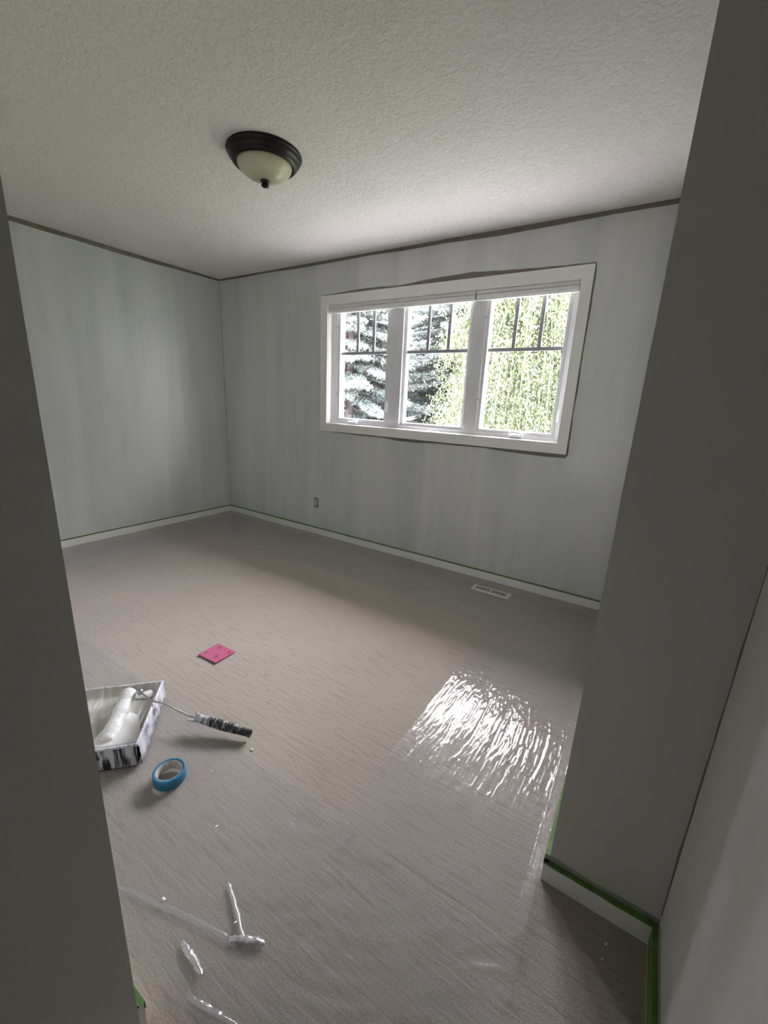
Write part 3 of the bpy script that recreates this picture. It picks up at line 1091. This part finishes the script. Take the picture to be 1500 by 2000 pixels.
b1 = blob('wet_paint', 0.318, 0.050, 0.026, 0.038, 0.3, zl(0.318) + 0.0005, 0.010, 3)
b1['label'] = 'thick white blob of paint at the far right of the tray'
b2 = blob('wet_paint', 0.125, 0.100, 0.105, 0.075, 0.05, zl(0.12) + 0.001, 0.004, 5)
b2.rotation_euler.y = -0.085
b2.location.z += 0.004
for yy in (0.035, 0.058):
    b3 = blob('wet_paint', 0.19, yy, 0.05, 0.006, -0.1, zl(0.19) + 0.001, 0.002, int(yy * 1000))
    b3.rotation_euler.y = -0.11
# black feet
for yy in (0.004, WD - 0.028):
    box('tray_foot', (0.225, yy - 0.012, 0.0), (0.255, yy + 0.022, 0.022), DARK, tray, 0.003)
# spill hole / dark paint spot on the liner
hl = blob('dark_spot', 0.030, 0.235, 0.014, 0.010, 0.0, 0.045, 0.002, 9)
hl.data.materials[0] = DARK
hl.location = (0.040, 0.150, 0.0)
hl.location.z = zl(0.04) + 0.004

# ------------------------------------------------------------------ roller frame and cover


def tl(x, y, z):
    """tray-local to world"""
    return T0 + TL * x + TW * y + Vector((0, 0, z))


rollr = empty('paint_roller', (2.90, -2.135, 0.01))
thing(rollr, 'paint roller with black paint-caked handle lying across the paint tray', 'paint roller')
ra, rb = tl(0.310, 0.108, 0.088), tl(0.100, 0.134, 0.030)
base = Vector(rollr.location)
ax = (rb - ra)
Ln = ax.length
# fluffy cover as a lathe on X, turned into place
prof = [(0.004, 0.0), (0.020, 0.0)]
for i in range(25):
    t = i / 24
    prof.append((0.0285 + 0.0016 * math.sin(t * 19) + 0.001 * math.sin(t * 47) - 0.004 * (1 if i in (0, 24) else 0), Ln * t))
prof += [(0.020, Ln), (0.004, Ln)]
cv = lathe('roller_cover', prof, PAINT, rollr, 40, axis='X')
rotq = Vector((1, 0, 0)).rotation_difference(ax.normalized())
cv.rotation_mode = 'QUATERNION'
cv.rotation_quaternion = rotq
cv.location = ra - base
cap = lathe('end_cap', [(0.0005, -0.010), (0.007, -0.010), (0.009, -0.006), (0.017, -0.003), (0.019, 0.002)], METAL, rollr, 28, axis='X')
cap.rotation_mode = 'QUATERNION'
cap.rotation_quaternion = rotq
cap.location = ra - base
axn = ax.normalized()
h0 = Vector((2.680, -2.208, 0.052))
h1 = Vector((2.892, -2.122, 0.028))
hd = (h1 - h0).normalized()
wire = smooth_path([ra - axn * 0.006, ra - axn * 0.020, tl(0.322, 0.085, 0.094), tl(0.290, 0.066, 0.098),
                    tl(0.217, 0.004, 0.103), tl(0.200, -0.050, 0.088), h0 - hd * 0.04, h0 + hd * 0.02], 8)
hb = lathe('hub_nut', [(0.0005, -0.012), (0.008, -0.011), (0.0115, -0.006), (0.012, 0.004), (0.008, 0.010), (0.0005, 0.012)], METAL, rollr, 20)
hb.location = tl(0.286, 0.064, 0.098) - base
tube('wire_frame', [p - base for p in wire], 0.0032, METAL, rollr, 10)
# handle: ribbed grip, tapering, with a flared guard
hl_len = (h1 - h0).length
prof = [(0.0005, -0.004), (0.012, -0.004), (0.0150, 0.0)]
for i in range(60):
    t = i / 59
    r_ = 0.0150 + 0.004 * math.sin(math.pi * min(1, t * 1.15)) + 0.0012 * math.sin(t * 95) * (0.1 < t < 0.78)
    prof.append((r_, hl_len * t))
prof += [(0.0160, hl_len + 0.003), (0.008, hl_len + 0.003), (0.006, hl_len - 0.012), (0.0005, hl_len - 0.012)]
hn = lathe('handle', prof, HANDLE, rollr, 28, axis='X')
hq = Vector((1, 0, 0)).rotation_difference(hd)
hn.rotation_mode = 'QUATERNION'
hn.rotation_quaternion = hq
hn.location = h0 - base
sd = hd.cross(Vector((0, 0, 1))).normalized()
for sg, ln in ((1, 0.030), (-1, 0.022)):
    g = [h0 + hd * 0.008 + sd * sg * 0.006, h0 - hd * 0.006 + sd * sg * 0.018, h0 - hd * ln + sd * sg * 0.022]
    tube('handle_guard', [p - base for p in smooth_path(g, 5)], [0.0075 - 0.0005 * i for i in range(11)], HANDLE, rollr, 10)

# ------------------------------------------------------------------ outdoors
structure(box('ground', (-40, 0.2, -3.3), (40, 45, -3.1), GRASS), 'lawn outside below the window', 'ground')
structure(box('reflector', (-9, 0.2, -3.1), (9, 6.5, -3.06), REFLECTOR), 'added unseen patio below the window', 'reflector')  # slab out of view, added to bounce sky light up to the ceiling
structure(box('shading_eave', (-3, 0.19, H - 0.10), (8, 1.02, H + 0.06), STUCCO), 'unseen eave above the window, shaped to shade the floor', 'eave')  # out of view; depth shaped to keep sky light off the floor by the wall


def big_mesh(name, V, F, mat, parent, k):
    me = bpy.data.meshes.new(name)
    me.vertices.add(len(V))
    me.vertices.foreach_set('co', V.astype(np.float32).ravel())
    me.loops.add(F.size)
    me.loops.foreach_set('vertex_index', F.astype(np.int32).ravel())
    me.polygons.add(len(F))
    me.polygons.foreach_set('loop_start', np.arange(0, F.size, k))
    me.polygons.foreach_set('loop_total', np.full(len(F), k))
    me.update()
    me.materials.append(mat)
    o = bpy.data.objects.new(name, me)
    C.objects.link(o)
    o.parent = parent
    return o


def norm(a):
    return a / (np.linalg.norm(a, axis=-1, keepdims=True) + 1e-9)


def blades(P, D, L, W, rng):
    """thin kite-shaped blades at P along D"""
    n = len(P)
    D = norm(D)
    S = norm(np.cross(D, rng.normal(size=(n, 3))))
    L = L.reshape(-1, 1)
    W = W.reshape(-1, 1)
    V = np.stack([P, P + D * L * 0.45 + S * W, P + D * L, P + D * L * 0.45 - S * W], 1).reshape(-1, 3)
    F = np.arange(4 * n).reshape(n, 4)
    return V, F


def spruce(x, y, z0, h, rad, label, seed, nbr=150, gap=1.0):
    rng = np.random.RandomState(seed)
    root = empty('spruce_tree', (x, y, z0))
    thing(root, label, 'tree', 'trees outside the window')
    tube('trunk', [(0, 0, 0), (0.03, 0, h * 0.5), (0, 0, h)], [0.17, 0.11, 0.02], BARK, root, 10)
    Ps, Ds, Ls, Ws = [], [], [], []
    BV, BF = [], []
    for i in range(nbr):
        t = (i + rng.rand()) / nbr
        z = h * (0.06 + 0.92 * t)
        r = rad * (1 - t) ** 0.75 * (0.8 + 0.4 * rng.rand()) + 0.15
        az = rng.rand() * 2 * math.pi
        d = np.array([math.cos(az), math.sin(az), 0])
        pts = []
        for q in range(9):
            s_ = q / 8
            pts.append(np.array([0, 0, z]) + d * r * s_ + np.array([0, 0, r * (0.10 * s_ - 0.38 * s_ ** 1.6 + 0.12 * s_ ** 4)]))
        k = len(BV)
        side = np.array([-d[1], d[0], 0])
        for q, p in enumerate(pts):
            w_ = 0.022 * (1 - q / 9)
            BV += [p + side * w_, p - side * w_ * 0.6 + np.array([0, 0, w_]), p - side * w_ * 0.6 - np.array([0, 0, w_])]
        for q in range(8):
            for c_ in range(3):
                BF.append((k + q * 3 + c_, k + q * 3 + (c_ + 1) % 3, k + q * 3 + 3 + (c_ + 1) % 3, k + q * 3 + 3 + c_))
        pts = np.array(pts)
        m_ = int(22 + 34 * r)
        for _ in range(m_):
            s_ = 0.12 + 0.88 * rng.rand() ** 0.8
            p = pts[0] * 0
            fi = s_ * 8
            i0 = min(int(fi), 7)
            p = pts[i0] * (1 - (fi - i0)) + pts[i0 + 1] * (fi - i0)
            sg = 1 if rng.rand() < 0.5 else -1
            tw = norm(d * (0.55 + 0.5 * rng.rand()) + side * sg * (0.7 + 0.4 * rng.rand()) + np.array([0, 0, -0.35 + 0.3 * rng.rand()]))
            tl_ = (0.16 + 0.28 * rng.rand()) * (1.1 - 0.5 * s_) * gap
            nb = 20
            u = np.linspace(0.05, 1, nb).reshape(-1, 1)
            P = p + tw * tl_ * u + rng.normal(size=(nb, 3)) * 0.006
            D = tw * 0.8 + rng.normal(size=(nb, 3)) * 0.55
            Ps.append(P)
            Ds.append(D)
            Ls.append(0.085 + 0.05 * rng.rand(nb))
            Ws.append(np.full(nb, 0.016))
    obj('limbs', BV, BF, BARK, root)['kind'] = 'stuff'
    V, F = blades(np.concatenate(Ps), np.concatenate(Ds), np.concatenate(Ls), np.concatenate(Ws), rng)
    big_mesh('needles', V, F, SPRUCE, root, 4)['kind'] = 'stuff'
    return root


def birch(x, y, z0, h, rad, label, seed, nst=330, leaf=BIRCH):
    rng = np.random.RandomState(seed)
    root = empty('birch_tree', (x, y, z0))
    thing(root, label, 'tree', 'trees outside the window')
    tube('trunk', [(0, 0, 0), (0.12, 0.05, h * 0.35), (-0.05, 0.1, h * 0.7), (0.05, 0, h * 0.96)], [0.13, 0.10, 0.06, 0.015], BIRCHB, root, 10)
    BV, BF = [], []
    Ps, Ds, Ls, Ws = [], [], [], []
    for i in range(nst):
        zt = h * (0.35 + 0.65 * rng.rand() ** 0.8)
        az = rng.rand() * 2 * math.pi
        rr = rad * math.sin(math.pi * min(0.98, 0.25 + 0.72 * (zt / h - 0.2))) * (0.25 + 0.75 * rng.rand() ** 0.6)
        d = np.array([math.cos(az), math.sin(az), 0])
        drop = h * (0.12 + 0.28 * rng.rand())
        p0 = np.array([0, 0, zt - rr * 0.7])
        p1 = d * rr * 0.6 + np.array([0, 0, zt])
        p2 = d * rr + np.array([0, 0, zt - 0.15])
        p3 = d * (rr * 1.08) + np.array([0.1 * rng.normal(), 0.1 * rng.normal(), max(0.3, zt - drop)])
        ts = np.linspace(0, 1, 9).reshape(-1, 1)
        pts = (1 - ts) ** 3 * p0 + 3 * (1 - ts) ** 2 * ts * p1 + 3 * (1 - ts) * ts ** 2 * p2 + ts ** 3 * p3
        k = len(BV)
        for q, p in enumerate(pts):
            w_ = 0.009 * (1 - q / 9) + 0.0015
            BV += [p + np.array([w_, 0, 0]), p + np.array([-w_ * .6, w_, 0]), p + np.array([-w_ * .6, -w_, 0])]
        for q in range(8):
            for c_ in range(3):
                BF.append((k + q * 3 + c_, k + q * 3 + (c_ + 1) % 3, k + q * 3 + 3 + (c_ + 1) % 3, k + q * 3 + 3 + c_))
        m_ = 170
        u = 0.35 + 0.65 * rng.rand(m_)
        fi = u * 8
        i0 = np.minimum(fi.astype(int), 7)
        fr = (fi - i0).reshape(-1, 1)
        P = pts[i0] * (1 - fr) + pts[i0 + 1] * fr + rng.normal(size=(m_, 3)) * np.array([0.13, 0.13, 0.08])
        Ps.append(P)
        Ds.append(rng.normal(size=(m_, 3)) * 0.7 + np.array([0.1, 0, -0.9]))
        Ls.append(0.055 + 0.045 * rng.rand(m_))
        Ws.append(0.015 + 0.010 * rng.rand(m_))
    obj('limbs', BV, BF, BIRCHB, root)['kind'] = 'stuff'
    V, F = blades(np.concatenate(Ps), np.concatenate(Ds), np.concatenate(Ls), np.concatenate(Ws), rng)
    big_mesh('leaves', V, F, leaf, root, 4)['kind'] = 'stuff'
    return root


spruce(-4.6, 8.2, -3.1, 11.5, 3.1, 'blue green spruce filling the left window', 101, 330)
spruce(-2.3, 11.4, -3.1, 11.5, 3.3, 'blue green spruce behind, seen through the middle window', 102, 330)
spruce(-7.9, 12.6, -3.1, 11.5, 3.3, 'blue green spruce furthest left outside', 103, 260)
birch(0.8, 8.4, -3.1, 9.0, 2.4, 'yellow green birch filling the right window', 104, 560)
birch(-1.3, 16.4, -3.1, 10.5, 3.4, 'yellow green birch showing behind the middle window', 105, 300)
spruce(-5.6, 17.5, -3.1, 13.0, 3.9, 'distant blue green spruce between the nearer two', 106, 300)
birch(6.6, 13.5, -3.1, 8.6, 3.2, 'unseen low birch added at right to keep light off the left wall', 107, 300)  # low pair out of view, added so low sky misses the left wall
birch(12.5, 14.5, -3.1, 8.8, 3.4, 'unseen low birch added furthest right to screen low sky light', 108, 300)
birch(7.6, 4.4, -3.1, 9.2, 2.4, 'unseen birch added close on the right to shade the left wall', 109, 330)  # this one and the next are added blockers that darken the left wall
birch(11.5, 8.4, -3.1, 10.0, 2.8, 'unseen birch added behind the close right one to block light', 110, 330)
